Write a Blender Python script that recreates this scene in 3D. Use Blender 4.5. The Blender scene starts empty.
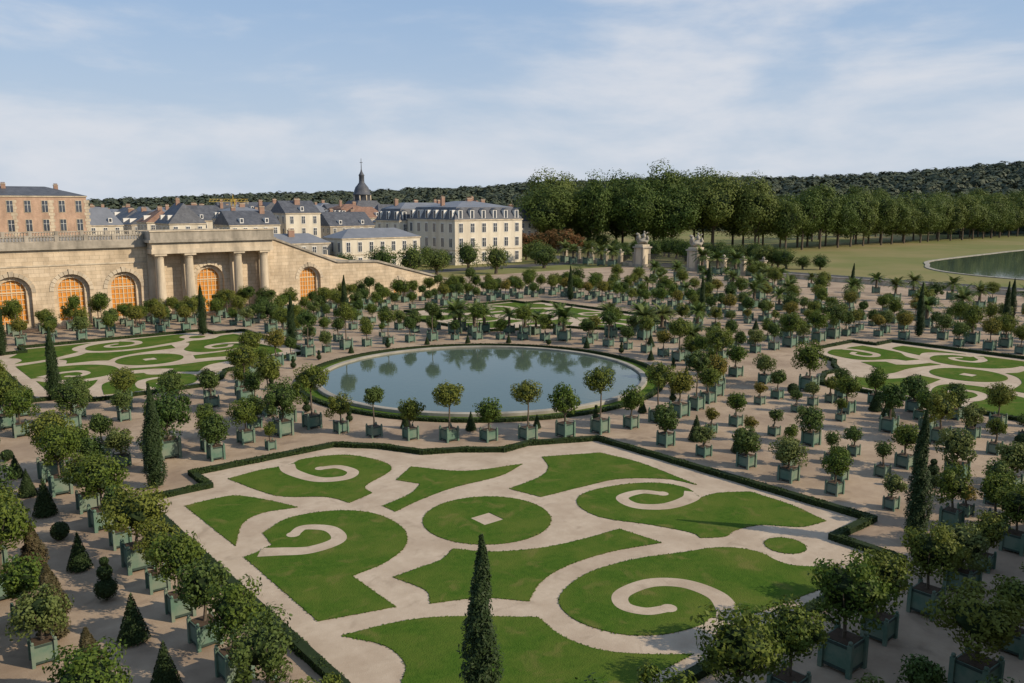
import bpy, math, random
import numpy as np
from mathutils import Vector, Matrix, noise
random.seed(7); rng=np.random.default_rng(7)
scene=bpy.context.scene
col=scene.collection
R=math.radians
# ------------------------------------------------------------------ materials
def newmat(name):
    m=bpy.data.materials.new(name); m.use_nodes=True
    nt=m.node_tree; b=nt.nodes['Principled BSDF']; return m,nt,b
def N(nt,t,**k):
    n=nt.nodes.new(t)
    for a,v in k.items(): setattr(n,a,v)
    return n
def rgb(c): return (c[0],c[1],c[2],1)
def noisemat(name,c1,c2,scale,rough=.9,bump=0.,detail=6,c3=None,scale3=.05,bscale=None,spec=.2,streak=False,c4=None,scale4=2.,th4=.62):
    m,nt,b=newmat(name); L=nt.links
    g=N(nt,'ShaderNodeNewGeometry'); n=N(nt,'ShaderNodeTexNoise'); n.inputs['Scale'].default_value=scale; n.inputs['Detail'].default_value=detail; n.inputs['Roughness'].default_value=.65
    L.new(g.outputs['Position'],n.inputs['Vector'])
    r=N(nt,'ShaderNodeMapRange'); r.inputs[1].default_value=.3; r.inputs[2].default_value=.7; L.new(n.outputs['Fac'],r.inputs[0])
    x=N(nt,'ShaderNodeMix',data_type='RGBA'); x.inputs[6].default_value=rgb(c1); x.inputs[7].default_value=rgb(c2)
    L.new(r.outputs[0],x.inputs[0]); out=x.outputs[2]
    if c3:
        n3=N(nt,'ShaderNodeTexNoise'); n3.inputs['Scale'].default_value=scale3; n3.inputs['Detail'].default_value=7; n3.inputs['Roughness'].default_value=.6; L.new(g.outputs['Position'],n3.inputs['Vector'])
        if streak:
            mp=N(nt,'ShaderNodeMapping'); mp.inputs['Scale'].default_value=(1,1,.18); L.new(g.outputs['Position'],mp.inputs[0]); L.new(mp.outputs[0],n3.inputs['Vector'])
        r3=N(nt,'ShaderNodeMapRange'); r3.inputs[1].default_value=.42; r3.inputs[2].default_value=.66; L.new(n3.outputs['Fac'],r3.inputs[0])
        x3=N(nt,'ShaderNodeMix',data_type='RGBA'); L.new(r3.outputs[0],x3.inputs[0]); L.new(out,x3.inputs[6]); x3.inputs[7].default_value=rgb(c3); out=x3.outputs[2]
    if c4:
        n4=N(nt,'ShaderNodeTexNoise'); n4.inputs['Scale'].default_value=scale4; n4.inputs['Detail'].default_value=4; n4.inputs['Distortion'].default_value=.6; L.new(g.outputs['Position'],n4.inputs['Vector'])
        r4=N(nt,'ShaderNodeMapRange'); r4.inputs[1].default_value=th4; r4.inputs[2].default_value=th4+.14; r4.inputs[4].default_value=.75; L.new(n4.outputs['Fac'],r4.inputs[0])
        x4=N(nt,'ShaderNodeMix',data_type='RGBA'); L.new(r4.outputs[0],x4.inputs[0]); L.new(out,x4.inputs[6]); x4.inputs[7].default_value=rgb(c4); out=x4.outputs[2]
    L.new(out,b.inputs['Base Color']); b.inputs['Roughness'].default_value=rough; b.inputs['Specular IOR Level'].default_value=spec
    if bump:
        nb=N(nt,'ShaderNodeTexNoise'); nb.inputs['Scale'].default_value=bscale or scale*4; nb.inputs['Detail'].default_value=4; L.new(g.outputs['Position'],nb.inputs['Vector'])
        bp=N(nt,'ShaderNodeBump'); bp.inputs['Strength'].default_value=bump; bp.inputs['Distance'].default_value=.05; L.new(nb.outputs['Fac'],bp.inputs['Height']); L.new(bp.outputs[0],b.inputs['Normal'])
    return m
def leafmat(name,c1,c2,c3,trans=.25,ns=.45):
    m,nt,b=newmat(name); L=nt.links
    g=N(nt,'ShaderNodeNewGeometry'); oi=N(nt,'ShaderNodeObjectInfo')
    x=N(nt,'ShaderNodeMix',data_type='RGBA'); x.inputs[6].default_value=rgb(c1); x.inputs[7].default_value=rgb(c2); L.new(g.outputs['Random Per Island'],x.inputs[0])
    n=N(nt,'ShaderNodeTexNoise'); n.inputs['Scale'].default_value=ns; n.inputs['Detail'].default_value=3; L.new(g.outputs['Position'],n.inputs['Vector'])
    ad=N(nt,'ShaderNodeMath',operation='ADD'); L.new(n.outputs['Fac'],ad.inputs[0]); L.new(oi.outputs['Random'],ad.inputs[1])
    r=N(nt,'ShaderNodeMapRange'); r.inputs[1].default_value=.55; r.inputs[2].default_value=1.5; r.inputs[3].default_value=0; r.inputs[4].default_value=.85; L.new(ad.outputs[0],r.inputs[0])
    y=N(nt,'ShaderNodeMix',data_type='RGBA'); L.new(r.outputs[0],y.inputs[0]); L.new(x.outputs[2],y.inputs[6]); y.inputs[7].default_value=rgb(c3)
    L.new(y.outputs[2],b.inputs['Base Color']); b.inputs['Roughness'].default_value=.6; b.inputs['Specular IOR Level'].default_value=.15
    t=N(nt,'ShaderNodeBsdfTranslucent'); L.new(y.outputs[2],t.inputs[0])
    mx=N(nt,'ShaderNodeMixShader'); mx.inputs[0].default_value=trans; L.new(b.outputs[0],mx.inputs[1]); L.new(t.outputs[0],mx.inputs[2])
    L.new(mx.outputs[0],nt.nodes['Material Output'].inputs[0]); return m
def stonemat(name,c1,c2,mort,bw=1.4,bh=.55,axis='XZ',rough=.85,ms=.02):
    m,nt,b=newmat(name); L=nt.links
    g=N(nt,'ShaderNodeNewGeometry'); s=N(nt,'ShaderNodeSeparateXYZ'); L.new(g.outputs['Position'],s.inputs[0])
    ad=N(nt,'ShaderNodeMath',operation='ADD'); L.new(s.outputs[0],ad.inputs[0]); L.new(s.outputs[1],ad.inputs[1])
    c=N(nt,'ShaderNodeCombineXYZ'); L.new(ad.outputs[0],c.inputs[0]); L.new(s.outputs[2],c.inputs[1])
    br=N(nt,'ShaderNodeTexBrick'); br.inputs['Color1'].default_value=rgb(c1); br.inputs['Color2'].default_value=rgb(c2); br.inputs['Mortar'].default_value=rgb(mort)
    br.inputs['Scale'].default_value=1; br.inputs['Brick Width'].default_value=bw; br.inputs['Row Height'].default_value=bh; br.inputs['Mortar Size'].default_value=ms
    L.new(c.outputs[0],br.inputs['Vector'])
    n=N(nt,'ShaderNodeTexNoise'); n.inputs['Scale'].default_value=.5; n.inputs['Detail'].default_value=8; n.inputs['Roughness'].default_value=.7
    mp=N(nt,'ShaderNodeMapping'); mp.inputs['Scale'].default_value=(1,1,.45); L.new(g.outputs['Position'],mp.inputs[0]); L.new(mp.outputs[0],n.inputs['Vector'])
    r=N(nt,'ShaderNodeMapRange'); r.inputs[1].default_value=.35; r.inputs[2].default_value=.72; r.inputs[3].default_value=1.1; r.inputs[4].default_value=.62; L.new(n.outputs['Fac'],r.inputs[0])
    v=N(nt,'ShaderNodeVectorMath',operation='SCALE'); L.new(br.outputs['Color'],v.inputs[0]); L.new(r.outputs[0],v.inputs['Scale'])
    L.new(v.outputs[0],b.inputs['Base Color']); b.inputs['Roughness'].default_value=rough; b.inputs['Specular IOR Level'].default_value=.2
    return m
M={}
M['gravel']=noisemat('gravel',(.315,.235,.165),(.395,.305,.220),1.2,.95,.3,8,(.235,.172,.122),.16,30,c4=(.20,.148,.105),scale4=.5,th4=.58)
M['gravel_pale']=noisemat('pale_gravel',(.395,.315,.235),(.47,.385,.295),1.5,.95,.25,8,(.35,.272,.20),.35,30,c4=(.30,.235,.172),scale4=.9,th4=.58)
M['lawn']=noisemat('lawn_grass',(.036,.080,.009),(.064,.114,.014),3.0,.95,.8,8,(.088,.118,.020),.30,14,spec=.05,c4=(.125,.125,.034),scale4=.7,th4=.56)
M['meadow']=noisemat('meadow_grass',(.12,.135,.035),(.16,.155,.05),.12,.95,0,8,(.215,.175,.075),.02)
M['hedge']=leafmat('boxwood_leaf',(.022,.040,.010),(.045,.070,.016),(.03,.05,.012),.1)
M['leafA']=leafmat('citrus_leaf',(.038,.075,.012),(.11,.155,.024),(.15,.16,.03))
M['leafB']=leafmat('oleander_leaf',(.05,.09,.020),(.11,.155,.038),(.14,.16,.05))
M['leafC']=leafmat('myrtle_leaf',(.025,.055,.012),(.06,.098,.020),(.08,.11,.026),.15)
M['leafD']=leafmat('cypress_leaf',(.016,.034,.011),(.038,.060,.018),(.03,.048,.015),.08)
M['leafN']=leafmat('browning_conifer_leaf',(.05,.04,.02),(.10,.07,.035),(.06,.06,.025),.08)
M['leafT']=leafmat('plane_leaf',(.042,.075,.014),(.088,.125,.026),(.12,.145,.034),.2,.08)
M['leafR']=leafmat('autumn_leaf',(.15,.075,.03),(.20,.10,.04),(.13,.09,.035),.2)
M['leafO']=leafmat('yellowing_leaf',(.10,.12,.02),(.17,.16,.03),(.20,.15,.03),.25)
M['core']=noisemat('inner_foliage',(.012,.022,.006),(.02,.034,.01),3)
M['bark']=noisemat('bark',(.09,.07,.05),(.15,.12,.09),5,.9,.4)
M['planter']=noisemat('planter_paint',(.085,.150,.110),(.12,.19,.14),1.8,.65,0,4,(.17,.20,.15),.9)
M['planter_dark']=noisemat('planter_iron',(.03,.05,.04),(.05,.07,.06),4,.5)
M['soil']=noisemat('soil',(.05,.035,.022),(.09,.06,.04),6)
M['stone']=stonemat('ashlar_stone',(.51,.40,.275),(.59,.475,.34),(.31,.245,.17),1.5,.62)
M['trim']=noisemat('stone_trim',(.49,.405,.295),(.59,.495,.37),.8,.85,.1,8,(.31,.26,.195),.5,streak=True)
M['trim_grey']=noisemat('weathered_stone',(.29,.255,.205),(.41,.36,.295),.9,.85,.1,8,(.18,.16,.13),.5,streak=True)
M['rim']=noisemat('basin_stone',(.28,.255,.21),(.36,.33,.275),.9,.8,.1,8,(.20,.185,.155),.4)
M['amber']=noisemat('amber_shutter',(.50,.19,.03),(.62,.27,.055),1.3,.4)
M['muntin']=noisemat('cream_wood',(.54,.41,.25),(.62,.48,.31),2,.5)
M['plaster']=noisemat('cream_plaster',(.56,.50,.40),(.64,.58,.475),.4,.9,0,6,(.46,.405,.32),.3,streak=True)
M['plaster2']=noisemat('grey_plaster',(.37,.335,.285),(.47,.43,.37),.4,.9,0,6,(.30,.265,.22),.3,streak=True)
M['brick']=stonemat('red_brick',(.38,.225,.155),(.44,.275,.19),(.45,.36,.28),.5,.16)
M['slate']=stonemat('slate_roof',(.075,.08,.095),(.11,.115,.13),(.055,.06,.07),.6,.35,rough=.55)
M['zinc']=noisemat('zinc_roof',(.13,.14,.16),(.18,.19,.215),.3,.5)
M['tile']=stonemat('clay_tile',(.22,.13,.095),(.27,.165,.12),(.15,.085,.06),.5,.35)
M['white']=noisemat('white_paint',(.62,.60,.56),(.70,.68,.64),.8,.6)
M['chimney']=noisemat('chimney_brick',(.22,.135,.10),(.31,.20,.15),1,.9)
M['glass']=noisemat('window_glass',(.03,.035,.045),(.07,.08,.10),.5,.12,spec=.6)
M['iron']=noisemat('wrought_iron',(.03,.03,.03),(.05,.05,.05),3,.5)
M['yellow']=noisemat('crane_paint',(.50,.34,.06),(.56,.40,.09),2,.5)
M['road']=noisemat('asphalt',(.05,.05,.05),(.07,.068,.065),2,.9)
M['hill']=noisemat('hill_forest_floor',(.02,.035,.014),(.03,.045,.018),.02)
M['hill_leaf']=leafmat('hazed_forest_canopy',(.042,.060,.038),(.048,.066,.041),(.070,.082,.050),.05,.012)  # paler, greyer green: distance haze is mixed into the leaf colour
m,nt,b=newmat('pond_water'); L=nt.links
b.inputs['Base Color'].default_value=(.07,.10,.075,1); b.inputs['Roughness'].default_value=.03; b.inputs['IOR'].default_value=1.33; b.inputs['Specular IOR Level'].default_value=.7
g=N(nt,'ShaderNodeNewGeometry'); n=N(nt,'ShaderNodeTexNoise'); n.inputs['Scale'].default_value=1.6; n.inputs['Detail'].default_value=4; L.new(g.outputs['Position'],n.inputs['Vector'])
bp=N(nt,'ShaderNodeBump'); bp.inputs['Strength'].default_value=.10; bp.inputs['Distance'].default_value=.05; L.new(n.outputs['Fac'],bp.inputs['Height']); L.new(bp.outputs[0],b.inputs['Normal'])
M['water']=m
# ------------------------------------------------------------------ mesh helpers
class MB:
    def __init__(s): s.v=[]; s.f=[]; s.m=[]; s.slots=[]
    def mi(s,k):
        if k not in s.slots: s.slots.append(k)
        return s.slots.index(k)
    def add(s,vs,fs,k):
        o=len(s.v); s.v.extend(vs); i=s.mi(k)
        for f in fs: s.f.append(tuple(a+o for a in f)); s.m.append(i)
    def box(s,x0,x1,y0,y1,z0,z1,k,faces=None):
        vs=[(x0,y0,z0),(x1,y0,z0),(x1,y1,z0),(x0,y1,z0),(x0,y0,z1),(x1,y0,z1),(x1,y1,z1),(x0,y1,z1)]
        s.add(vs,[(0,3,2,1),(4,5,6,7),(0,1,5,4),(1,2,6,5),(2,3,7,6),(3,0,4,7)],k)
    def cyl(s,p0,p1,r0,r1,k,n=8,cap=True):
        p0=Vector(p0);p1=Vector(p1); d=(p1-p0).normalized()
        a=d.orthogonal().normalized(); c=d.cross(a)
        vs=[]
        for p,r in((p0,r0),(p1,r1)):
            for i in range(n):
                t=2*math.pi*i/n; vs.append(tuple(p+a*math.cos(t)*r+c*math.sin(t)*r))
        fs=[(i,(i+1)%n,n+(i+1)%n,n+i) for i in range(n)]
        if cap: fs+= [tuple(range(n-1,-1,-1)),tuple(range(n,2*n))]
        s.add(vs,fs,k)
    def lathe(s,prof,cx,cy,k,n=16,z0=0):
        vs=[];fs=[]
        for r,z in prof:
            for i in range(n):
                t=2*math.pi*i/n; vs.append((cx+r*math.cos(t),cy+r*math.sin(t),z0+z))
        for j in range(len(prof)-1):
            for i in range(n): fs.append((j*n+i,j*n+(i+1)%n,(j+1)*n+(i+1)%n,(j+1)*n+i))
        s.add(vs,fs,k)
    def blob(s,c,r,k,sub=2,disp=.15,seed=0):
        import bmesh
        bm=bmesh.new(); bmesh.ops.create_icosphere(bm,subdivisions=sub,radius=1)
        vs=[]
        for v in bm.verts:
            q=v.co.copy(); d=1+disp*noise.noise(q*1.8+Vector((seed*3.1,seed,0)))*2
            vs.append((c[0]+q.x*r[0]*d,c[1]+q.y*r[1]*d,c[2]+q.z*r[2]*d))
        s.add(vs,[tuple(v.index for v in f.verts) for f in bm.faces],k); bm.free()
    def leaves(s,P,Nn,size,k,jit=.7,aspect=.6):
        n=len(P); 
        nr=Nn+rng.normal(0,jit,(n,3)); nr/=np.linalg.norm(nr,axis=1)[:,None]+1e-9
        t=np.cross(nr,rng.normal(0,1,(n,3))); t/=np.linalg.norm(t,axis=1)[:,None]+1e-9
        bb=np.cross(nr,t); sz=size*(.6+.8*rng.random(n))[:,None]
        A=P+t*sz*.5; B=P+bb*sz*.5*aspect; C=P-t*sz*.5; D=P-bb*sz*.5*aspect
        V=np.stack([A,B,C,D],1).reshape(-1,3); o=len(s.v); s.v.extend(map(tuple,V.tolist())); i=s.mi(k)
        F=(np.arange(n*4).reshape(n,4)+o).tolist(); s.f.extend(map(tuple,F)); s.m.extend([i]*n)
    def mesh(s,name,smooth=False):
        me=bpy.data.meshes.new(name); me.from_pydata(s.v,[],s.f)
        for k in s.slots: me.materials.append(M[k])
        me.polygons.foreach_set('material_index',s.m)
        if smooth: me.polygons.foreach_set('use_smooth',[True]*len(s.f))
        me.update(); return me
def obj(name,me,loc=(0,0,0),rz=0,sc=1,parent=None):
    o=bpy.data.objects.new(name,me); o.location=loc; o.rotation_euler=(0,0,rz)
    o.scale=(sc,sc,sc) if not isinstance(sc,tuple) else sc
    col.objects.link(o)
    if parent: o.parent=parent
    return o
def empty(name,loc=(0,0,0)):
    o=bpy.data.objects.new(name,None); o.location=loc; o.empty_display_size=.5; col.objects.link(o); return o
def flat(loops,ext,mat,upright=False,off=(0,0,0),name='sheet'):
    cu=bpy.data.curves.new('c','CURVE'); cu.dimensions='2D'; cu.fill_mode='BOTH'; cu.extrude=ext
    for lp in loops:
        sp=cu.splines.new('POLY'); sp.points.add(len(lp)-1)
        for p,q in zip(sp.points,lp): p.co=(q[0],q[1],0,1)
        sp.use_cyclic_u=True
    o=bpy.data.objects.new('c',cu); col.objects.link(o)
    dg=bpy.context.evaluated_depsgraph_get(); me=bpy.data.meshes.new_from_object(o.evaluated_get(dg))
    bpy.data.objects.remove(o); bpy.data.curves.remove(cu)
    if upright: me.transform(Matrix.Rotation(R(90),4,'X'))
    me.transform(Matrix.Translation(off)); me.materials.clear(); me.materials.append(M[mat]); me.name=name
    for p in me.polygons: p.use_smooth=False
    return me
def mb_add_mesh(mb,me,k,fx=lambda v:v):
    mb.add([fx(tuple(v.co)) for v in me.vertices],[tuple(p.vertices) for p in me.polygons],k)
def smooth_loop(pts,seg=6,thr=48,closed=True):
    n=len(pts); P=[Vector((p[0],p[1])) for p in pts]; out=[]
    cor=[]
    for i in range(n):
        if not closed and i in(0,n-1): cor.append(True); continue
        a=P[i]-P[i-1]; b=P[(i+1)%n]-P[i]; cor.append(math.degrees(abs(a.angle(b,0)))>thr)
    for i in range(n if closed else n-1):
        p1=P[i];p2=P[(i+1)%n]
        p0=P[i-1] if not cor[i] else p1-(p2-p1)*.0001-(p2-p1)
        p3=P[(i+2)%n] if not cor[(i+1)%n] else p2+(p2-p1)
        for j in range(seg):
            t=j/seg
            q=.5*((2*p1)+(p2-p0)*t+(2*p0-5*p1+4*p2-p3)*t*t+(3*p1-p0-3*p2+p3)*t**3)
            out.append((q.x,q.y))
    if not closed: out.append((P[-1].x,P[-1].y))
    return out
def strip(pts,w0,w1,z,k,mb):
    P=smooth_loop(pts,8,200,False); n=len(P); vs=[];fs=[]
    for i,p in enumerate(P):
        a=Vector(P[max(0,i-1)]);b=Vector(P[min(n-1,i+1)]); d=(b-a).normalized(); nn=Vector((-d.y,d.x)); w=(w0+(w1-w0)*i/(n-1))/2
        vs+=[(p[0]+nn.x*w,p[1]+nn.y*w,z),(p[0]-nn.x*w,p[1]-nn.y*w,z)]
    fs=[(2*i,2*i+1,2*i+3,2*i+2) for i in range(n-1)]
    mb.add(vs,fs,k)
    e=P[-1]; c=[(e[0]+w1*.62*math.cos(t*math.pi/8),e[1]+w1*.62*math.sin(t*math.pi/8),z+.003) for t in range(16)]
    mb.add(c,[tuple(range(16))],k)
# ------------------------------------------------------------------ ground
mb=MB(); mb.box(-3000,3000,-400,4000,-1,0,'meadow'); obj('ground',mb.mesh('ground'))
mb=MB(); mb.add([(-75,-73,.01),(141,-73,.01),(141,76,.01),(-75,76,.01)],[(0,1,2,3)],'gravel'); 
mb.add([(56,76,.01),(141,76,.01),(141,108,.01),(56,108,.01)],[(0,1,2,3)],'gravel'); obj('gravel_ground',mb.mesh('gravel_ground'))
mb=MB(); mb.add([(146,-200,.012),(158,-200,.012),(158,700,.012),(146,700,.012)],[(0,1,2,3)],'road')
mb.add([(-200,124,.014),(145.5,124,.014),(145.5,134,.014),(-200,134,.014)],[(0,1,2,3)],'road')
mb.box(158,158.3,-200,700,0,.13,'rim'); mb.box(145.7,146,-200,700,0,.13,'rim'); obj('road',mb.mesh('road'))
# ------------------------------------------------------------------ parterre
S={}
S[1]=[(-36,-17.2),(-33.3,-16.8),(-31.2,-17.0),(-29.6,-16.3),(-26.7,-17.4),(-25.4,-20.5),(-25.9,-22.9),(-29.1,-24.8),(-29.5,-26.4),(-31.6,-27.1),(-32.3,-25.1),(-34.4,-23.3),(-35.2,-21.4)]
S[2]=[(-40.2,-20.8),(-38.2,-20.7),(-36.8,-21.1),(-35.5,-23.4),(-34.6,-25.7),(-36.8,-25.2),(-38.5,-26.2),(-40.1,-29.2)]
S[3]=[(-40.3,-31),(-40.4,-40.3),(-36.8,-41.4),(-36.8,-37),(-34.5,-36.6),(-32.4,-35.3),(-31.2,-33),(-31.3,-29.9),(-33,-27.8),(-35.8,-27.1),(-38.1,-28.4),(-38.4,-30.4),(-39.6,-30.9)]
S[4]=[(-24.3,-23.2),(-21.8,-26.6),(-17.4,-28),(-20.5,-29.1),(-24.4,-29),(-27.7,-29.6),(-30.1,-30.4),(-30.2,-29),(-27.6,-28.2),(-25.9,-26.9),(-26.8,-25.1)]
S[5]=[(-15.1,-27.6),(-13,-28.6),(-10.8,-29.7),(-10.3,-33.5),(-11,-39.4),(-11.7,-37.2),(-14.2,-35.1),(-17.2,-34.6),(-21.1,-34.3),(-21.7,-31.7),(-18.4,-31.1),(-16.4,-29.8)]
S[7]=[(-10.2,-48.8),(-9.4,-45.8),(-9.3,-42.6),(-11.2,-41.4),(-12.9,-41.2),(-12.1,-39.3),(-12.9,-37.3),(-15.2,-36),(-18.2,-35.6),(-20.1,-36.8),(-20.6,-39.4),(-19.1,-42.3),(-18.2,-44.6),(-18.4,-45.5),(-17.1,-46.3),(-15.8,-46.1),(-13.9,-46.6),(-12.3,-48.3)]
S[9]=[(-35.2,-38.5),(-33.5,-38.4),(-32,-38.3),(-30.6,-37.5),(-29.2,-39.2),(-26.7,-40.6),(-24.1,-41.2),(-21.1,-41.5),(-20.7,-44.5),(-24,-43.5),(-27.2,-43.3),(-29.6,-43.9),(-31.4,-45.1),(-33,-43.3),(-35.3,-42.2),(-34.7,-40.8)]
S[10]=[(-15.9,-52.7),(-17.3,-51.4),(-17.7,-50.4),(-17.5,-48.7),(-18.6,-47.1),(-21,-46.1),(-23.9,-45),(-27.1,-44.7),(-30,-45.8),(-30.9,-47.9),(-30.2,-50.2),(-28.6,-51.5),(-26.7,-52),(-25.7,-51.9),(-24.6,-52.8),(-17.8,-53.6)]
S[11]=[(-40.2,-42.2),(-37.4,-42.8),(-35.3,-43.9),(-32.1,-46.6),(-32.4,-48.6),(-31.9,-50.6),(-30.4,-52.3),(-29,-53.4),(-38,-53.3),(-38.6,-50.2),(-40.1,-47.2),(-39.2,-46.1),(-39.1,-44.2)]
cc=(-26.3,-35.1)
S[6]=[(cc[0]+4.0*math.cos(t*math.pi/24),cc[1]+4.0*math.sin(t*math.pi/24)) for t in range(48)]
S[8]=[(-15.5+1.15*math.cos(t*math.pi/12),-49.3+1.15*math.sin(t*math.pi/12)) for t in range(24)]
C={1:[(-31.4,-16.9),(-31.8,-18.7),(-31.1,-21.5),(-29.4,-22.4),(-28.3,-21.5),(-28.6,-19.8),(-29.8,-19.3)],
 3:[(-39.4,-31.0),(-38.5,-31.6),(-37,-32.5),(-35.1,-32.2),(-34.7,-30.4),(-35.8,-29.2),(-36.8,-29.8)],
 7:[(-12.4,-40.2),(-13.7,-40.9),(-16,-40.8),(-17.4,-39.5),(-17,-37.9),(-15.2,-37.9),(-14.3,-39.1)],
 10:[(-25.2,-52.5),(-24.5,-51.9),(-23.7,-50.6),(-23.9,-48.8),(-25.2,-47.6),(-27.2,-47.5),(-28.1,-48.4),(-27.7,-49.5),(-26.6,-50)]}
hl=[(-42.2,-18.2),(-37.7,-18.2),(-37.7,-14.7),(-26.3,-14.7),(-23.6,-17.6),(-21.9,-21.0),(-19.2,-22.4),(-16.5,-24.6),(-13.9,-24.4),(-8.4,-27),(-8,-50.6),(-12.5,-50.6),(-12.5,-54.6),(-37.7,-54.6),(-37.7,-50.4),(-42.2,-50.4)]
quads=[('near',lambda x,y:(x,y)),('left',lambda x,y:(x,-y)),('right',lambda x,y:(17.6-x,y)),('back',lambda x,y:(11.5-x,-y))]
def inpoly(x,y,lp):
    c=False;n=len(lp);j=n-1
    for i in range(n):
        if (lp[i][1]>y)!=(lp[j][1]>y) and x<(lp[j][0]-lp[i][0])*(y-lp[i][1])/(lp[j][1]-lp[i][1])+lp[i][0]: c=not c
        j=i
    return c
QL=[]
for qn,T in quads:
    near=qn=='near'
    hp=[T(*p) for p in hl]; QL.append(hp)
    me=flat([hp],0,'gravel_pale',off=(0,0,.016)); obj('parterre_path',me)
    mb=MB(); PE=[];
    for k,pts in S.items():
        lp=pts if k in(6,8) else smooth_loop(pts)
        loops=[[T(*p) for p in lp]]
        if near:   # ragged grass edge tufts
            for a,b_ in zip(loops[0],loops[0][1:]+loops[0][:1]):
                d=math.hypot(b_[0]-a[0],b_[1]-a[1]); c_=int(d*22)
                for _ in range(c_):
                    t=rng.random(); PE.append((a[0]+(b_[0]-a[0])*t+rng.normal(0,.03),a[1]+(b_[1]-a[1])*t+rng.normal(0,.03),.045))
        if k==6: loops.append([T(cc[0]+dx*.75,cc[1]+dy*.75) for dx,dy in((-1,-1),(1,-1),(1,1),(-1,1))])
        me=flat(loops,.014,'lawn',off=(0,0,.032)); mb_add_mesh(mb,me,'lawn')
    for k,pts in C.items():
        strip([T(*p) for p in pts],1.2,.66,.051,'gravel_pale',mb)
    if PE: PE=np.array(PE); mb.leaves(PE,np.tile([0,0,1.],(len(PE),1)),.10,'lawn',.5)
    obj('parterre_lawn',mb.mesh('parterre_lawn'))
    mb=MB(); n=len(hp); PP=[];NN=[]
    for i in range(n):
        a=Vector(hp[i]);b=Vector(hp[(i+1)%n]); d=(b-a); Ln=d.length; d/=Ln; w=.24; h=.36; e=d*w*.9
        nn=Vector((-d.y,d.x))*w; p=[a-nn-e,b-nn+e,b+nn+e,a+nn-e]
        dz=.002*i
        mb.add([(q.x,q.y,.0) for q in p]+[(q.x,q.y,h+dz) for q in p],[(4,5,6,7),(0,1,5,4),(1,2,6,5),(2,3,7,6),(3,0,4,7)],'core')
        cnt=int(Ln*(200 if near else 45))
        t=rng.random(cnt)*Ln; u=rng.uniform(-1,1,cnt); side=rng.random(cnt)
        hw=1+.12*np.sin(t*1.7)+.08*np.sin(t*4.1)
        uu=np.where(side<.5,u,np.sign(u))*hw; zz=np.where(side<.5,h+.03*np.sin(t*2.3),rng.random(cnt)*h)
        PP.append(np.stack([a.x+d.x*t+nn.x*uu*1.08,a.y+d.y*t+nn.y*uu*1.08,zz],1))
        NN.append(np.stack([np.where(side<.5,0,nn.x*uu*3),np.where(side<.5,0,nn.y*uu*3),np.where(side<.5,1,.2)],1))
    mb.leaves(np.concatenate(PP),np.concatenate(NN),.14 if near else .22,'hedge',.6)
    obj('box_hedge',mb.mesh('box_hedge'))
# ------------------------------------------------------------------ basin
bs=empty('round_pond')
mb=MB(); n=96
mb.add([(18.2*math.cos(2*math.pi*i/n),18.2*math.sin(2*math.pi*i/n),.16) for i in range(n)],[tuple(range(n))],'water'); obj('water',mb.mesh('water'),parent=bs)
mb=MB(); mb.lathe([(18.1,-.3),(18.1,.34),(18.2,.38),(18.7,.38),(18.78,.34),(18.78,0)],0,0,'rim',n); obj('stone_rim',mb.mesh('stone_rim'),parent=bs)
mb=MB(); mb.lathe([(18.78,.05),(20.4,.05),(20.4,.0)],0,0,'lawn',n); obj('grass_border',mb.mesh('grass_border'),parent=bs)
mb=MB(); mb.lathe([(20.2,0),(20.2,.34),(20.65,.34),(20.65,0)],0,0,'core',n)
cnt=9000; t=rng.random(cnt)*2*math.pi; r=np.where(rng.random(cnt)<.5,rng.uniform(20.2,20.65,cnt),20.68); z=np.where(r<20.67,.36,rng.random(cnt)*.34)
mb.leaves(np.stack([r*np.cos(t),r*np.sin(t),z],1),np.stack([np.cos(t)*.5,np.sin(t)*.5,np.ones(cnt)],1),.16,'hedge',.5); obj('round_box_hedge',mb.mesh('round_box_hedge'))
# ------------------------------------------------------------------ plants
def crown(mb,c,rad,ncl,nl,ls,k,core='core',seed=0,lo=.5,hi=.8,cr=(.32,.5),keepr=.5,jit=.7):
    rr=random.Random(seed); c=np.array(c,float); rad=np.array(rad,float)
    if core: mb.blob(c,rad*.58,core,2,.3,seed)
    P=[];Q=[]
    for i in range(ncl):
        zz=1-2*(i+.5)/ncl; ph=i*2.39996+rr.random()*.9; s_=math.sqrt(1-zz*zz)
        d=np.array([s_*math.cos(ph),s_*math.sin(ph),zz]); q=c+d*rad*rr.uniform(lo,hi); rc=rr.uniform(*cr)*rad.mean()
        n_=int(nl/ncl*rr.uniform(.7,1.3)); v=rng.normal(0,1,(n_,3)); v/=np.linalg.norm(v,axis=1)[:,None]
        p=q+v*rc*(.6+.55*rng.random(n_))[:,None]*np.array([1,1,.85])
        rel=(p-c)/rad; keep=(np.linalg.norm(rel,axis=1)>keepr)
        P.append(p[keep]); Q.append(v[keep]*.7+rel[keep]*.6)
    mb.leaves(np.concatenate(P),np.concatenate(Q),ls,k,jit)
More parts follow.
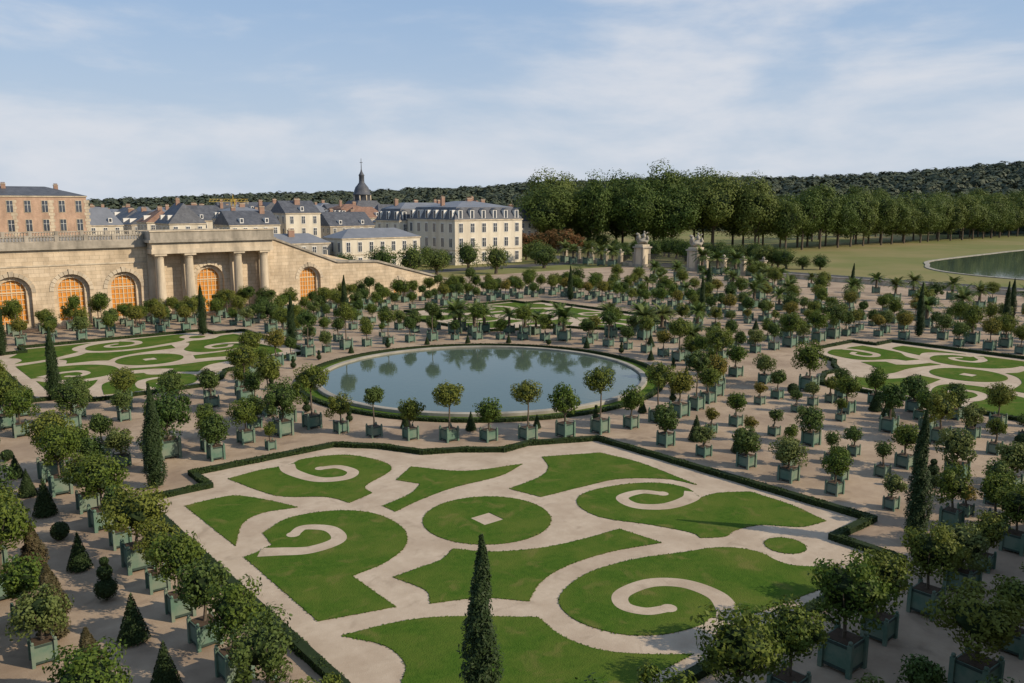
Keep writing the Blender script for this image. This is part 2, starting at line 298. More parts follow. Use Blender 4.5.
def planter(mb,s):
    h=s*.5; z0=.12*s; z1=s*.98
    mb.box(-h*.93,h*.93,-h*.93,h*.93,z0,z1,'planter')
    for sx in(-1,1):
        for sy in(-1,1):
            x=sx*h*.95;y=sy*h*.95; w=.075*s
            mb.box(x-w,x+w,y-w,y+w,0,s*1.06,'planter'); mb.blob((x,y,s*1.13),(w*1.1,)*3,'planter',1,0)
    for z in(z0,z1-.1*s):
        mb.box(-h*.96,h*.96,-h*.965,-h*.93-.001,z,z+.1*s,'planter_dark'); mb.box(-h*.96,h*.96,h*.93+.001,h*.965,z,z+.1*s,'planter_dark')
        mb.box(-h*.965,-h*.93-.001,-h*.88,h*.88,z+.002,z+.1*s-.002,'planter_dark'); mb.box(h*.93+.001,h*.965,-h*.88,h*.88,z+.002,z+.1*s-.002,'planter_dark')
    mb.box(-h*.85,h*.85,-h*.85,h*.85,z1,z1+.02,'soil')
def potted(seed,s,th,cr,leaf='leafA',nl=2600,ls=.17,sq=.88,ir=0):
    rr=random.Random(seed); mb=MB(); planter(mb,s)
    z=s*.95; x=y=0; top=s+th
    seg=4
    for i in range(seg):
        nx=x+rr.uniform(-.05,.05);ny=y+rr.uniform(-.05,.05); nz=z+(top+cr*.3-s)/seg
        mb.cyl((x,y,z),(nx,ny,nz),.085-.008*i,.077-.008*i,'bark',7,False); x,y,z=nx,ny,nz
    for i in range(6):
        a=i*1.05+rr.random()*.5; q=(math.cos(a)*cr*.6,math.sin(a)*cr*.6,top+cr*rr.uniform(.5,1.2)); mb.cyl((x*.7,y*.7,top-.05),q,.045,.015,'bark',5,False)
    ax=1+rr.uniform(-.1,.1)
    crown(mb,(rr.uniform(-.1,.1)*cr,rr.uniform(-.1,.1)*cr,top+cr*sq*.85),(cr*ax,cr/ax,cr*sq),rr.choice([16,20,24]) if not ir else 12,nl,ls,leaf,seed=seed,lo=.42,hi=.85 if not ir else .95,cr=(.28,.52) if not ir else (.3,.6),jit=.6)
    return mb.mesh('potted_tree_%d'%seed)
PT={
'L':[potted(1,1.25,1.0,1.45,nl=3800),potted(2,1.25,.8,1.4,nl=3600,ir=1),potted(3,1.2,1.1,1.5,nl=3800,sq=.8),potted(17,1.25,.7,1.5,'leafC',nl=3800,sq=.9,ir=1),potted(18,1.2,.9,1.35,nl=3600,sq=1.0)],
'M':[potted(4,1.0,.75,1.12),potted(5,1.05,.7,1.2,ir=1),potted(6,1.0,.5,1.05,'leafB',ir=1),potted(7,1.0,.8,1.1,'leafC',sq=.95),potted(19,1.0,.6,1.15,sq=1.05),potted(20,1.0,.9,1.0,'leafC')],
'S':[potted(8,.75,.6,.68,nl=1500,ls=.13),potted(9,.8,.4,.85,'leafB',nl=1700,ls=.14,ir=1),potted(10,.8,.45,.72,'leafO',nl=1500,ls=.13),potted(21,.75,.2,.6,'leafC',nl=1500,ls=.13,sq=1.4),potted(22,.8,.7,.7,'leafC',nl=1500,ls=.13)],
'T':[potted(11,1.15,2.3,1.25,nl=3000),potted(12,1.15,2.5,1.2,'leafC',nl=3000,sq=.8),potted(13,1.1,2.0,1.3,nl=3000)],
'O':[potted(14,1.15,.9,1.3,'leafO',nl=2600)],
'B':[potted(15,1.1,.15,1.15,'leafB',nl=3000,sq=1.0,ir=1),potted(16,1.0,.1,1.0,'leafC',nl=2600,sq=1.25,ir=1)]}
NM={'L':'orange_tree_in_planter','M':'orange_tree_in_planter','S':'small_shrub_in_planter','T':'bay_tree_in_planter','O':'pomegranate_tree_in_planter','B':'oleander_in_planter'}
def topi(kind,seed):
    mb=MB(); rr=random.Random(seed)
    def shell(f,n,ls):
        P=[];Q=[]
        for _ in range(n):
            p,q=f(); P.append(p);Q.append(q)
        mb.leaves(np.array(P),np.array(Q),ls,'leafD',.5)
    if kind=='cone':
        h=2.1;r=.62; mb.lathe([(r*.9,.12),(r*.6,h*.35),(.02,h*.92)],0,0,'core',12)
        def f():
            t=1-math.sqrt(rr.random()); a=rr.random()*6.283; x=r*(1-t)*(1+.12*rr.random()); return (x*math.cos(a),x*math.sin(a),.1+h*t*.97),(math.cos(a),math.sin(a),.3)
        shell(f,1700,.10)
    else:
        balls=[(.62,.55),(1.42,.36),(1.95,.2)] if kind=='ball2' else [(.6,.52)]
        mb.cyl((0,0,0),(0,0,1.9 if kind=='ball2' else .6),.05,.03,'bark',6)
        for z,r in balls: mb.blob((0,0,z),(r*.9,)*3,'core',2,.05,seed)
        def f():
            z,r=rr.choice(balls); d=Vector((rr.gauss(0,1),rr.gauss(0,1),rr.gauss(0,1))).normalized(); return tuple(Vector((0,0,z))+d*r*(.92+.14*rr.random())),tuple(d)
        shell(f,1700,.10)
    return mb.mesh('topiary_'+kind)
TP=[topi('cone',1),topi('ball2',2),topi('ball',3)]; TP=[TP[0],TP[0],TP[0],TP[1],TP[1],TP[2]]
def cypress(seed,h=7.4,r=.62,leaf='leafD'):
    mb=MB(); rr=random.Random(seed); mb.cyl((0,0,0),(0,0,h*.5),.13,.06,'bark',8)
    prof=lambda t: r*(min(1,.6+t*3.2) if t<.15 else max(.03,(1-((t-.15)/.85)**1.5)**.9))
    mb.lathe([(prof(t)*.66+.01,.25+t*(h-.8)) for t in[0,.06,.15,.3,.5,.7,.85,.95]],0,0,'core',12)
    n=13000; t=rng.random(n)**.95; a=rng.random(n)*6.283
    rad=np.array([prof(x) for x in t])*(.80+.16*np.sin(a*2+t*13+seed)+.13*np.sin(a*5-t*41)+.40*rng.random(n)**3)+.02
    P=np.stack([rad*np.cos(a)+.07*np.sin(t*9+seed),rad*np.sin(a),.2+t*(h-.15)],1); Q=np.stack([np.cos(a),np.sin(a),np.full(n,.9)],1)
    mb.leaves(P,Q,.14,leaf,.5,.45); return mb.mesh('cypress_%d'%seed)
CY=[cypress(1),cypress(2,8.0,.6),cypress(3,7.6,.66)]
BC=cypress(9,3.4,.62,'leafN')
def palm(seed):
    rr=random.Random(seed); mb=MB(); planter(mb,1.1); mb.cyl((0,0,1),(0,0,2.6),.22,.16,'bark',9)
    for i in range(34):
        a=i*2.4; el=rr.uniform(-.2,1.25); Ln=rr.uniform(1.4,1.9); p=Vector((0,0,2.55)); d=Vector((math.cos(a)*math.cos(el),math.sin(a)*math.cos(el),math.sin(el)))
        sd=Vector((-math.sin(a),math.cos(a),0)); pts=[p.copy()]
        for j in range(7): p=p+d*Ln/7; d=(d+Vector((0,0,-.17))).normalized(); pts.append(p.copy())
        for j in range(1,8):
            q=pts[j]; ww=.42*math.sin(j/8*3.0+.2)
            for s_ in(-1,1):
                e=q+sd*s_*ww+(q-pts[j-1])*.8+Vector((0,0,-.08)); mb.add([tuple(q),tuple(pts[j-1]),tuple(e)],[(0,1,2)],'leafB')
                q2=(q+pts[j-1])/2; mb.add([tuple(q2),tuple(q2+(e-q)*.95+Vector((0,0,-.03))),tuple(pts[j-1])],[(0,1,2)],'leafB')
    return mb.mesh('palm_%d'%seed)
PM=[palm(1),palm(2)]
RI=random.Random(11)
placed=[]
def put(x,y,kind,sc=1):
    if math.hypot(x,y)<22: return
    for hp in QL:
        if inpoly(x,y,hp): return
    for (a,b) in placed:
        if abs(a-x)<1.4 and abs(b-y)<1.4: return
    placed.append((x,y))
    rz=RI.choice([0,1,2,3])*math.pi/2+RI.uniform(-.06,.06)
    s=sc*RI.uniform(.82,1.12); s=(s,s,s*RI.uniform(.92,1.1))
    if kind in PT: obj(NM[kind],RI.choice(PT[kind]),(x,y,.01),rz,s)
    elif kind=='P': obj('palm_tree_in_planter',RI.choice(PM),(x,y,.01),RI.uniform(0,6),sc*RI.uniform(.95,1.4))
    elif kind=='C': obj('topiary_shrub',RI.choice(TP),(x,y,.01),RI.uniform(0,6),s)
cypos=[(-40.6,-15.9),(-9.6,-54),(-39.3,-51.6),(-40.4,17.9),(-40.4,50),(-14.1,50.8),(11.5,54.2),(68,-18.3),(82.5,31.4),(60.5,49.4),(84.9,-23.9),(-8.5,31.9),(55,-55),(58,14),(27.5,-53),(98,-20),(104,12)]
for i,(x,y) in enumerate(cypos):
    obj('cypress_tree',CY[i%3],(x,y,0),i*1.3,1.0 if i<9 else .95); placed.append((x,y))
for x,y,s in((-50.4,-34.2,1.05),(-50.0,-27.6,1.0),(-50.2,-40.4,.9)): obj('browning_conifer',BC,(x,y,0),x,s); placed.append((x,y))
for x,y,s in((24.5,12.5,1.35),(28,17.3,1.3),(23,19.5,1.25),(33.5,12,1.3),(40,12,1.2),(27,-8.5,1.2),(134,62,1.9),(134,68,1.8),(135,74,2.0),(134,108,1.9),(135,114,1.8),(135,120,2.0),(134,126,1.8),(136,132,1.9)):
    obj('palm_tree_in_planter',RI.choice(PM),(x,y,.01),RI.uniform(0,6),s); placed.append((x,y))
for i in range(50):
    a=i*7.2+3.6
    k='T' if i%2 else 'M'
    if RI.random()<.06: k='O'
    put(26.3*math.cos(R(a)),26.3*math.sin(R(a)),k)
    if i%2: put(23.2*math.cos(R(a+3.6)),23.2*math.sin(R(a+3.6)),'C',.7)
def row(x0,y0,x1,y1,sp,kinds,sc=1,jit=.2):
    Ln=math.hypot(x1-x0,y1-y0); n=int(Ln/sp)
    for i in range(n+1):
        t=i/max(1,n); k=RI.choice(kinds)
        x=x0+(x1-x0)*t+RI.uniform(-jit,jit); y=y0+(y1-y0)*t+RI.uniform(-jit,jit)
        if math.hypot(x,y)<29 or RI.random()<.05: continue
        put(x,y,k,sc)
for y in (-53.4,-49.6,-45.8,-42.4,-38.9,-35.5,-32,-28.7,-25,-21.3,-17.5): put(-45.2,y,RI.choice('LM'),.98)
row(-45.3,15,-45.3,56,4.2,'LMM')
row(-47.6,-56,-47.6,56,4.8,'C'); row(-51.3,-60,-51.3,60,3.9,'LLMB',1.05); row(-55,-60,-55,60,4.2,'LMB',1.08); row(-59,-40,-59,60,4.4,'LM',1.08)
row(-44,-9,-28,-9,3.2,'ML'); row(-44,9,-28,9,3.3,'ML'); row(-58,-5,-29,-5,3.8,'SBM'); row(-58,5,-29,5,3.8,'MLB'); row(-44,12.6,-26,12.6,4,'MB')
row(-44,-12,-26,-12,3.7,'MSB'); row(-60,-9,-46,-9,4.4,'LM'); row(-60,9,-46,9,4.4,'L'); row(-58,13,-46,13,4.4,'LM'); row(-60,-13,-46,-13,4.4,'LM')
for x,k,sp in((-5,'MSMB',3.4),(-2.2,'SC',4.2),(1,'SSMC',3.3),(4.4,'MSB',3.7),(13.2,'SM',3.9),(16.6,'SMMC',3.4),(19.2,'SC',4.3),(22,'MMLB',3.5)):
    row(x,-54,x,-28,sp,k)
for x,k in((-5.5,'MLB'),(-1,'M'),(6,'SM'),(12,'MLB')):
    row(x,28,x,55,4.0,k)
row(-40,-58,62,-58,3.7,'LLMB'); row(-40,-62.3,62,-62.3,4.4,'LML'); row(-40,-66.8,62,-66.8,5,'LM')
row(-4,-56,20,-56,4,'MC')
row(-56,58,58,58,3.7,'LMMO'); row(-56,62.5,60,62.5,4.0,'LMM'); row(-56,67.5,60,67.5,3.9,'LMT'); row(-56,70.5,56,70.5,3.9,'LM')
row(30,-11,60,-11,3.7,'MLM'); row(30,-6.5,64,-6.5,4.2,'SMBO'); row(30,6,64,6,4.2,'MSP'); row(28,10,60,10,3.7,'MLO'); row(30,1,60,1,5,'SC')
row(23.5,-10,21.6,-27,4,'MO'); row(22,14,16,28,3.6,'MPM'); row(27,16,16,33,3.8,'PM')
for i,x in enumerate((63.5,67.5,73,78.5,85,92)):
    row(x,-68,x,66,[3.8,4.1,4.8,5.2,5.8,6.5][i],['MLO','MLM','SMB','LMP','MOL','LMP'][i])
row(100,-60,100,66,7,'PLP'); row(110,-50,110,70,8,'PL'); row(122,-40,122,80,8,'PLM'); row(104,30,138,60,5,'PL',1.2)
# ------------------------------------------------------------------ arcaded building (orangery)
def arch(cx,w,h,z0=0.02,n=14):
    r=w/2; pts=[(cx-r,z0),(cx-r,z0+h-r)]
    for i in range(1,n): a=math.pi-math.pi*i/n; pts.append((cx+r*math.cos(a),z0+h-r+r*math.sin(a)))
    pts+= [(cx+r,z0+h-r),(cx+r,z0)]; return pts[::-1]
def archwin(mb,cx,w,h,z0,y,k='amber'):
    me=flat([arch(cx,w,h,z0)],.04,k,True,(0,y,0)); mb_add_mesh(mb,me,k)
    r=w/2; top=z0+h-r
    nx=6
    for i in range(nx+1):
        x=cx-r+w*i/nx; hh=top+math.sqrt(max(0,r*r-(x-cx)**2)); wd=.08 if i in(0,3,6) else .045
        mb.box(x-wd,x+wd,y-.13,y-.045,z0,hh-.02,'muntin')
    z=z0+.5;j=0
    while z<z0+h-.3:
        hw=r if z<top else math.sqrt(max(0,r*r-(z-top)**2))
        mb.box(cx-hw,cx+hw,y-.125,y-.05,z-.045,z+.045,'muntin'); z+=.82
    mb.box(cx-r,cx+r,y-.15,y-.045,top-.1,top+.1,'muntin')
def balustrade(mb,x0,x1,y,z,k='trim_grey',step=.42,h=1.0):
    n=max(1,int(abs(x1-x0)/4.2)); xs=[x0+(x1-x0)*i/n for i in range(n+1)]
    for x in xs: mb.box(x-.3,x+.3,y-.28,y+.28,z-.05,z+h+.08,k)
    for a,b in zip(xs[:-1],xs[1:]):
        for lo,hi,w in((0,.18,.24),(h-.18,h,.22)): mb.box(a+.301,b-.301,y-w,y+w,z+lo,z+hi,k)
        m=int((b-a-.6)/step)
        for i in range(m):
            x=a+.3+(i+.5)*(b-a-.6)/m
            mb.lathe([(.07,.18),(.13,.35),(.06,.6),(.1,h-.18)],x,y,k,6,z)
SL=[(6.6,13.5),(21,8.1),(30,7.8),(56,.9)]
def slz(x):
    for (a,za),(b,zb) in zip(SL[:-1],SL[1:]):
        if x<=b: return za+(zb-za)*(max(x,a)-a)/(b-a)
    return SL[-1][1]
def orangery(sign):
    """arcaded garden wing with the Hundred Steps stair; sign=+1 far side, -1 viewer's side (mirror image)"""
    e=empty('orangery_building')
    yy=lambda y:(y if sign>0 else -y)
    fx=lambda v:(v[0],yy(v[1]),v[2])
    wins=[-18.6,-26.6,-35.0,-43.5,-52.2,-60.9]
    Y0=74.6 if sign>0 else 74.5
    out=[(-75,0),(56.5,0),(56.5,.9)]+[(x,z) for x,z in SL[::-1][1:]]+[(-75,13.5)]
    big=[arch(w,5.3,8.3) for w in wins]+[arch(-4.3,5.2,8.8),arch(15,4.6,7.6),arch(35.1,3.0,3.9)]
    mb=MB(); me=flat([out]+big,.3,'stone',True,(0,Y0+.3,0)); mb_add_mesh(mb,me,'stone',fx)
    sm=[arch(w,3.9,6.9,.8) for w in wins]+[arch(-4.3,4.0,7.8,.4),arch(15,3.4,6.3,.9),arch(35.1,2.0,3.1,.4)]
    me=flat([out]+sm,.3,'stone',True,(0,Y0+.905,0)); mb_add_mesh(mb,me,'stone',fx)
    o=obj('walls',mb.mesh('walls'),parent=e)
    mb=MB()
    for w in wins: archwin(mb,w,3.9,6.9,.8,Y0+1.1)
    archwin(mb,-4.3,4.0,7.8,.4,Y0+1.1); archwin(mb,15,3.4,6.3,.9,Y0+1.1); archwin(mb,35.1,2.0,3.1,.4,Y0+1.1)
    mb.v=[fx(v) for v in mb.v]; obj('arched_windows',mb.mesh('arched_windows'),parent=e)
    mb=MB(); xe=-14.9 if sign>0 else 6.6
    mb.box(-75,xe,Y0-.55,Y0+.0,12.35,12.75,'trim_grey'); mb.box(-75,xe,Y0-.35,Y0-.002,12.75,13.5,'trim_grey')
    mb.box(-75,-14.9,Y0-.12,Y0-.002,9.7,9.95,'trim')
    for w in wins+[ -4.3,15,35.1]:
        wd=5.3 if w in wins else {-4.3:5.2,15:4.6,35.1:3.0}[w]; hh=8.3 if w in wins else {-4.3:8.8,15:7.6,35.1:3.9}[w]
        r=wd/2; top=hh-r+.02
        n=13   # voussoirs
        for i in range(n):
            a0=math.pi*i/n+.015; a1=math.pi*(i+1)/n-.015; ro=r+(.62 if i!=6 else .85); yq=Y0-(.09 if i!=6 else .2)
            pts=[(w+r*math.cos(a0),top+r*math.sin(a0)),(w+ro*math.cos(a0),top+ro*math.sin(a0)),(w+ro*math.cos(a1),top+ro*math.sin(a1)),(w+r*math.cos(a1),top+r*math.sin(a1))]
            mb.add([(p[0],yq,p[1]) for p in pts]+[(p[0],Y0-.002,p[1]) for p in pts],[(0,1,2,3),(0,4,5,1),(1,5,6,2),(2,6,7,3),(3,7,4,0)],'trim')
    for (a,za),(b,zb) in zip(SL[:-1],SL[1:]):
        q=[(a,Y0-.3,za),(b,Y0-.3,zb),(b,Y0+1.3,zb),(a,Y0+1.3,za)]
        mb.add([(x,y,z+.003) for x,y,z in q]+[(x,y,z+.4) for x,y,z in q],[(0,3,2,1),(4,5,6,7),(0,1,5,4),(1,2,6,5),(2,3,7,6),(3,0,4,7)],'trim_grey')
    px0,px1=-14.8,6.6
    if sign>0:
        mb.box(px0,px1,Y0-3.2,Y0-.003,11.2,12.0,'trim'); mb.box(px0+.15,px1-.15,Y0-3.05,Y0-.004,12.0,13.1,'trim'); mb.box(px0-.4,px1+.4,Y0-3.6,Y0-.001,13.1,13.55,'trim_grey')
        mb.box(px0-.1,px1+.1,Y0-3.3,Y0+1.2,13.55,14.9,'trim_grey')
        mb.box(px0-.25,px1+.25,Y0-3.45,Y0-2.6,14.901,15.1,'trim')
        for x in(px0+.9,px1-.9): mb.box(x-.9,x+.9,Y0-.5,Y0-.005,0,11.2,'trim')
        for x in(-13.3,-8.4,.2,5.0):
            mb.box(x-1.05,x+1.05,Y0-3.15,Y0-1.05,0,1.0,'trim')
            mb.lathe([(.98,1.0),(.98,1.2),(.8,1.35),(.8,3.5),(.68,10.3),(.75,10.45),(.75,10.6),(.95,10.8),(.95,10.85)],x,Y0-2.1,'trim',18)
            mb.box(x-1.0,x+1.0,Y0-3.1,Y0-1.1,10.85,11.2,'trim')
            if x in(-8.4,.2): mb.box(x-.8,x+.8,Y0-.35,Y0-.006,0,11.2,'trim')
    mb.v=[fx(v) for v in mb.v]; obj('portal_and_mouldings',mb.mesh('portal_and_mouldings'),parent=e)
    mb=MB()
    if sign>0:
        balustrade(mb,-75,-15.4,Y0+.3,13.5); balustrade(mb,-75,6,97.5,13.5)
    else: balustrade(mb,-75,6,Y0+.4,13.5)
    mb.v=[fx(v) for v in mb.v]; obj('balustrade',mb.mesh('balustrade'),parent=e)
    mb=MB(); mb.box(-75,6.6,Y0+1.21,98.5,0,13.44,'trim_grey'); mb.v=[fx(v) for v in mb.v]; obj('roof_terrace',mb.mesh('roof_terrace'),parent=e)
    st=empty('hundred_steps_staircase'); mb=MB(); x=6.61
    while x<56:
        nx=x+.5; z=slz(nx)-.25; mb.box(x,nx,Y0+1.21,96.9,0,max(.05,z),'trim_grey'); x=nx
    mb.v=[fx(v) for v in mb.v]; obj('steps',mb.mesh('steps'),parent=st)
    mb=MB(); me=flat([[(6.61,0),(56.5,0),(56.5,.9+.5)]+[(a,z+.5) for a,z in SL[::-1][1:]]],.4,'stone',True,(0,97.4,0)); mb_add_mesh(mb,me,'stone',fx)
    obj('parapet',mb.mesh('parapet'),parent=st)
orangery(1)
orangery(-1)
# ------------------------------------------------------------------ houses
def house(name,x0,y0,w,d,eave,top,wall='plaster',roof='slate',floors=3,bay=3.2,style='mansard',chim=3,dorm=True,z0=0,base=0,quoin=None,ins=None,ww=1.15):
    e=empty(name,(x0,y0,z0)); mb=MB(); mb.box(0,w,0,d,0,eave,wall)
    mb.box(-.25,w+.25,-.25,d+.25,eave,eave+.35,'trim')
    if floors>1: mb.box(-.1,w+.1,-.1,-.003,base+(eave-base)/floors-.15,base+(eave-base)/floors+.15,'trim'); mb.box(-.1,-.003,0,d,base+(eave-base)/floors-.15,base+(eave-base)/floors+.15,'trim')
    if quoin:
        nq=int(w/8.4)
        for x in [w*i/nq for i in range(nq+1)] if nq else (0,w):
            for j in range(int(eave/.9)): mb.box(x-(.5 if j%2 else .8),x+(.5 if j%2 else .8),-.06,-.004,j*.9,j*.9+.8,quoin)
    obj('walls',mb.mesh('w'),parent=e)
    mb=MB(); fh=(eave-base)/floors
    nb=max(1,int(w/bay)); 
    for f in range(floors):
        zc=base+f*fh+fh*.2; hh=fh*.6
        for i in range(nb):
            x=(i+.5)*w/nb
            mb.box(x-ww/2-.14,x+ww/2+.14,-.10,-.004,zc-.14,zc+hh+.16,quoin or 'white'); mb.box(x-ww/2,x+ww/2,-.13,-.102,zc,zc+hh,'glass')
            mb.box(x-.04,x+.04,-.16,-.131,zc,zc+hh,'white'); mb.box(x-ww/2,x+ww/2,-.158,-.131,zc+hh*.62,zc+hh*.62+.07,'white')
        nd=max(1,int(d/bay))
        for i in range(nd):
            y=(i+.5)*d/nd
            mb.box(-.10,-.004,y-ww/2-.14,y+ww/2+.14,zc-.14,zc+hh+.16,quoin or 'white'); mb.box(-.13,-.102,y-ww/2,y+ww/2,zc,zc+hh,'glass')
            mb.box(-.16,-.131,y-.04,y+.04,zc,zc+hh,'white')
    obj('windows',mb.mesh('win'),parent=e)
    mb=MB(); z=eave+.35
    if style=='mansard':
        i1=ins or 1.6; zm=z+(top-z)*.66; i2=min(w,d)*.42
        ring=lambda i,zz:[(i,i,zz),(w-i,i,zz),(w-i,d-i,zz),(i,d-i,zz)]
        mb.add(ring(-.1,z)+ring(i1,zm),[(0,1,5,4),(1,2,6,5),(2,3,7,6),(3,0,4,7)],roof)
        mb.add(ring(i1,zm)+ring(i2,top),[(0,1,5,4),(1,2,6,5),(2,3,7,6),(3,0,4,7),(4,5,6,7)],'zinc' if roof=='slate' else roof)
        if dorm:
            for i in range(nb):
                x=(i+.5)*w/nb; h2=(zm-z)*.72
                mb.box(x-.8,x+.8,.1,i1+.8,z+.2,z+.2+h2,'white'); mb.box(x-.5,x+.5,.06,.098,z+.4,z+h2,'glass')
                mb.add([(x-.95,0,z+.2+h2),(x+.95,0,z+.2+h2),(x,0,z+.8+h2),(x-.95,i1+1,z+.2+h2),(x+.95,i1+1,z+.2+h2),(x,i1+1,z+.8+h2)],[(0,1,2),(0,3,5,2),(1,2,5,4)],roof)
            for i in range(nd):
                y=(i+.5)*d/nd; h2=(zm-z)*.72
                mb.box(.1,i1+.8,y-.8,y+.8,z+.2,z+.2+h2,'white'); mb.box(.06,.098,y-.5,y+.5,z+.4,z+h2,'glass')
    elif w>=d:
        h_=d/2; k=min(h_,w*.2) if style=='hip' else 0.01
        mb.add([(-.3,-.3,z),(w+.3,-.3,z),(w+.3,d+.3,z),(-.3,d+.3,z),(k,h_,top),(w-k,h_,top)],[(0,1,5,4),(2,3,4,5),(3,0,4),(1,2,5)],roof)
        if dorm:
            for i in range(max(1,nb//2)):
                x=(i+.5)*w/max(1,nb//2); s=(top-z)/(h_+.3); zz=z+s*1.0
                mb.box(x-.6,x+.6,.6,.7+2.2,zz-.1,zz+1.5,'white'); mb.box(x-.38,x+.38,.56,.598,zz+.2,zz+1.3,'glass')
    else:
        h_=w/2; k=min(h_,d*.2) if style=='hip' else 0.01
        mb.add([(-.3,-.3,z),(w+.3,-.3,z),(w+.3,d+.3,z),(-.3,d+.3,z),(h_,k,top),(h_,d-k,top)],[(0,4,5,3),(1,2,5,4),(0,1,4),(2,3,5)],roof)
        if dorm:
            for i in range(max(1,int(d/bay)//2)):
                y=(i+.5)*d/max(1,int(d/bay)//2); s=(top-z)/(h_+.3); zz=z+s
                mb.box(.6,2.9,y-.6,y+.6,zz-.1,zz+1.5,'white'); mb.box(.56,.598,y-.38,y+.38,zz+.2,zz+1.3,'glass')
    obj('roof',mb.mesh('roof'),parent=e)
    if chim:
        mb=MB()
        rr=random.Random(int(x0*7+y0))
        for i in range(chim):
            x=w*(i+.5)/chim+rr.uniform(-.5,.5); y=d*rr.uniform(.35,.65) ; hz=top+rr.uniform(.3,1.4); cw=rr.uniform(.5,1.1)
            mb.box(x-cw,x+cw,y-.45,y+.45,eave,hz,'chimney'); mb.box(x-cw-.1,x+cw+.1,y-.55,y+.55,hz,hz+.2,'trim')
            for j in range(4): mb.cyl((x-cw*.7+cw*.47*j,y,hz+.2),(x-cw*.7+cw*.47*j,y,hz+.6),.12,.1,'tile',6)
        obj('chimneys',mb.mesh('chim'),parent=e)
    return e
house('town_mansion',99,144,28,28,14.2,20.5,'plaster','slate',3,4.6,'mansard',3,True,ins=2.2,ww=1.45)
house('town_mansion',96,172.5,26,16,13.5,20,'plaster','slate',3,4.2,'mansard',3,True)
house('long_low_house',60,146,27,12,9.2,12.2,'plaster','zinc',2,3.4,'hip',0,False)
house('long_low_house',38,150,20,11,8.0,11,'plaster2','zinc',2,3,'hip',1,False)
house('brick_palace_wing',-62,198,66,18,21.5,24.6,'brick','slate',4,4.2,'hip',5,False,quoin='trim',ww=1.5)
rh=random.Random(5)
for gy in range(11):
    for gx in range(12):
        x=-20+gx*22+rh.uniform(-4,4)+gy*3; y=190+gy*26+rh.uniform(-4,4)
        if x<10 and y<236: continue
        if 90<x<135 and y<205: continue
        if x>175-0.12*(y-180): continue
        w=rh.uniform(11,19); d=rh.uniform(11,18)
        D=math.hypot(x+56,y+74)
        top=19.5+rh.uniform(-9,3)*D/830*1.0 + rh.uniform(-2.0,.5)
        if x<60: top=min(top,19.8)
        eave=top-rh.uniform(3.5,7)
        house('town_house',x,y,w,d,eave,top,rh.choice(['plaster','plaster2','plaster']),rh.choice(['slate','slate','slate','slate','slate','zinc','tile']),4,3.3,rh.choice(['mansard','hip','gable']),rh.choice([0,1,1,2]),rh.random()<.7)
# church with domed lantern spire
e=empty('church',(188,362,-3.5)); mb=MB()
mb.box(-9,9,-9,9,0,20,'plaster2'); mb.box(-9.5,9.5,-9.5,9.5,20,20.6,'trim')
mb.add([(-9.3,-9.3,20.6),(9.3,-9.3,20.6),(9.3,9.3,20.6),(-9.3,9.3,20.6),(-6,-6,25),(6,-6,25),(6,6,25),(-6,6,25)],[(0,1,5,4),(1,2,6,5),(2,3,7,6),(3,0,4,7),(4,5,6,7)],'slate')
obj('nave',mb.mesh('nave'),parent=e)
mb=MB(); mb.lathe([(4.9,24),(4.9,28),(5.5,28.2),(5.5,28.8),(4.8,29),(4.6,30.4),(3.8,32.6),(2.3,34.4),(1.6,35.4),(1.6,36.3)],0,0,'slate',20)
mb.lathe([(1.5,36.3),(1.5,39.2),(1.8,39.4),(1.2,40.3),(.6,41.5),(.25,43),(.12,49),(0.02,49.2)],0,0,'slate',12)
mb.box(-.9,.9,-.08,.08,46.6,46.9,'iron')
for i in range(8):
    a=i*math.pi/4; mb.cyl((5.0*math.cos(a),5.0*math.sin(a),24),(5.0*math.cos(a),5.0*math.sin(a),28),.42,.38,'trim',6)
obj('dome_and_lantern',mb.mesh('dome',True),parent=e)
# crane
mb=MB(); 
for sx in(-.8,.8):
    for sy in(-.8,.8): mb.cyl((sx,sy,0),(sx,sy,27),.16,.16,'yellow',4)
for j in range(17):
    z=j*1.6; s=1 if j%2 else -1
    mb.cyl((-.8*s,-.8,z),(.8*s,-.8,z+1.6),.1,.1,'yellow',4); mb.cyl((-.8,-.8*s,z),(-.8,.8*s,z+1.6),.1,.1,'yellow',4)
for yy_ in(-.6,.6): mb.cyl((-7,yy_,26),(11,yy_,26),.15,.15,'yellow',4)
mb.cyl((-7,0,27.2),(11,0,27.2),.14,.14,'yellow',4); mb.cyl((0,0,26),(0,0,29.5),.2,.1,'yellow',5); mb.cyl((0,0,29.5),(10,0,27.2),.06,.06,'iron',4); mb.cyl((0,0,29.5),(-6.5,0,27.2),.06,.06,'iron',4)
for j in range(11):
    x=-7+j*1.64; mb.cyl((x,-.6,26),(x+.8,0,27.2),.08,.08,'yellow',4); mb.cyl((x+.8,0,27.2),(x+1.64,.6,26),.08,.08,'yellow',4)
mb.box(-7,-5,-.7,.7,24.8,26,'rim')
obj('tower_crane',mb.mesh('tower_crane'),(95,320,-5.4),R(-35+180))
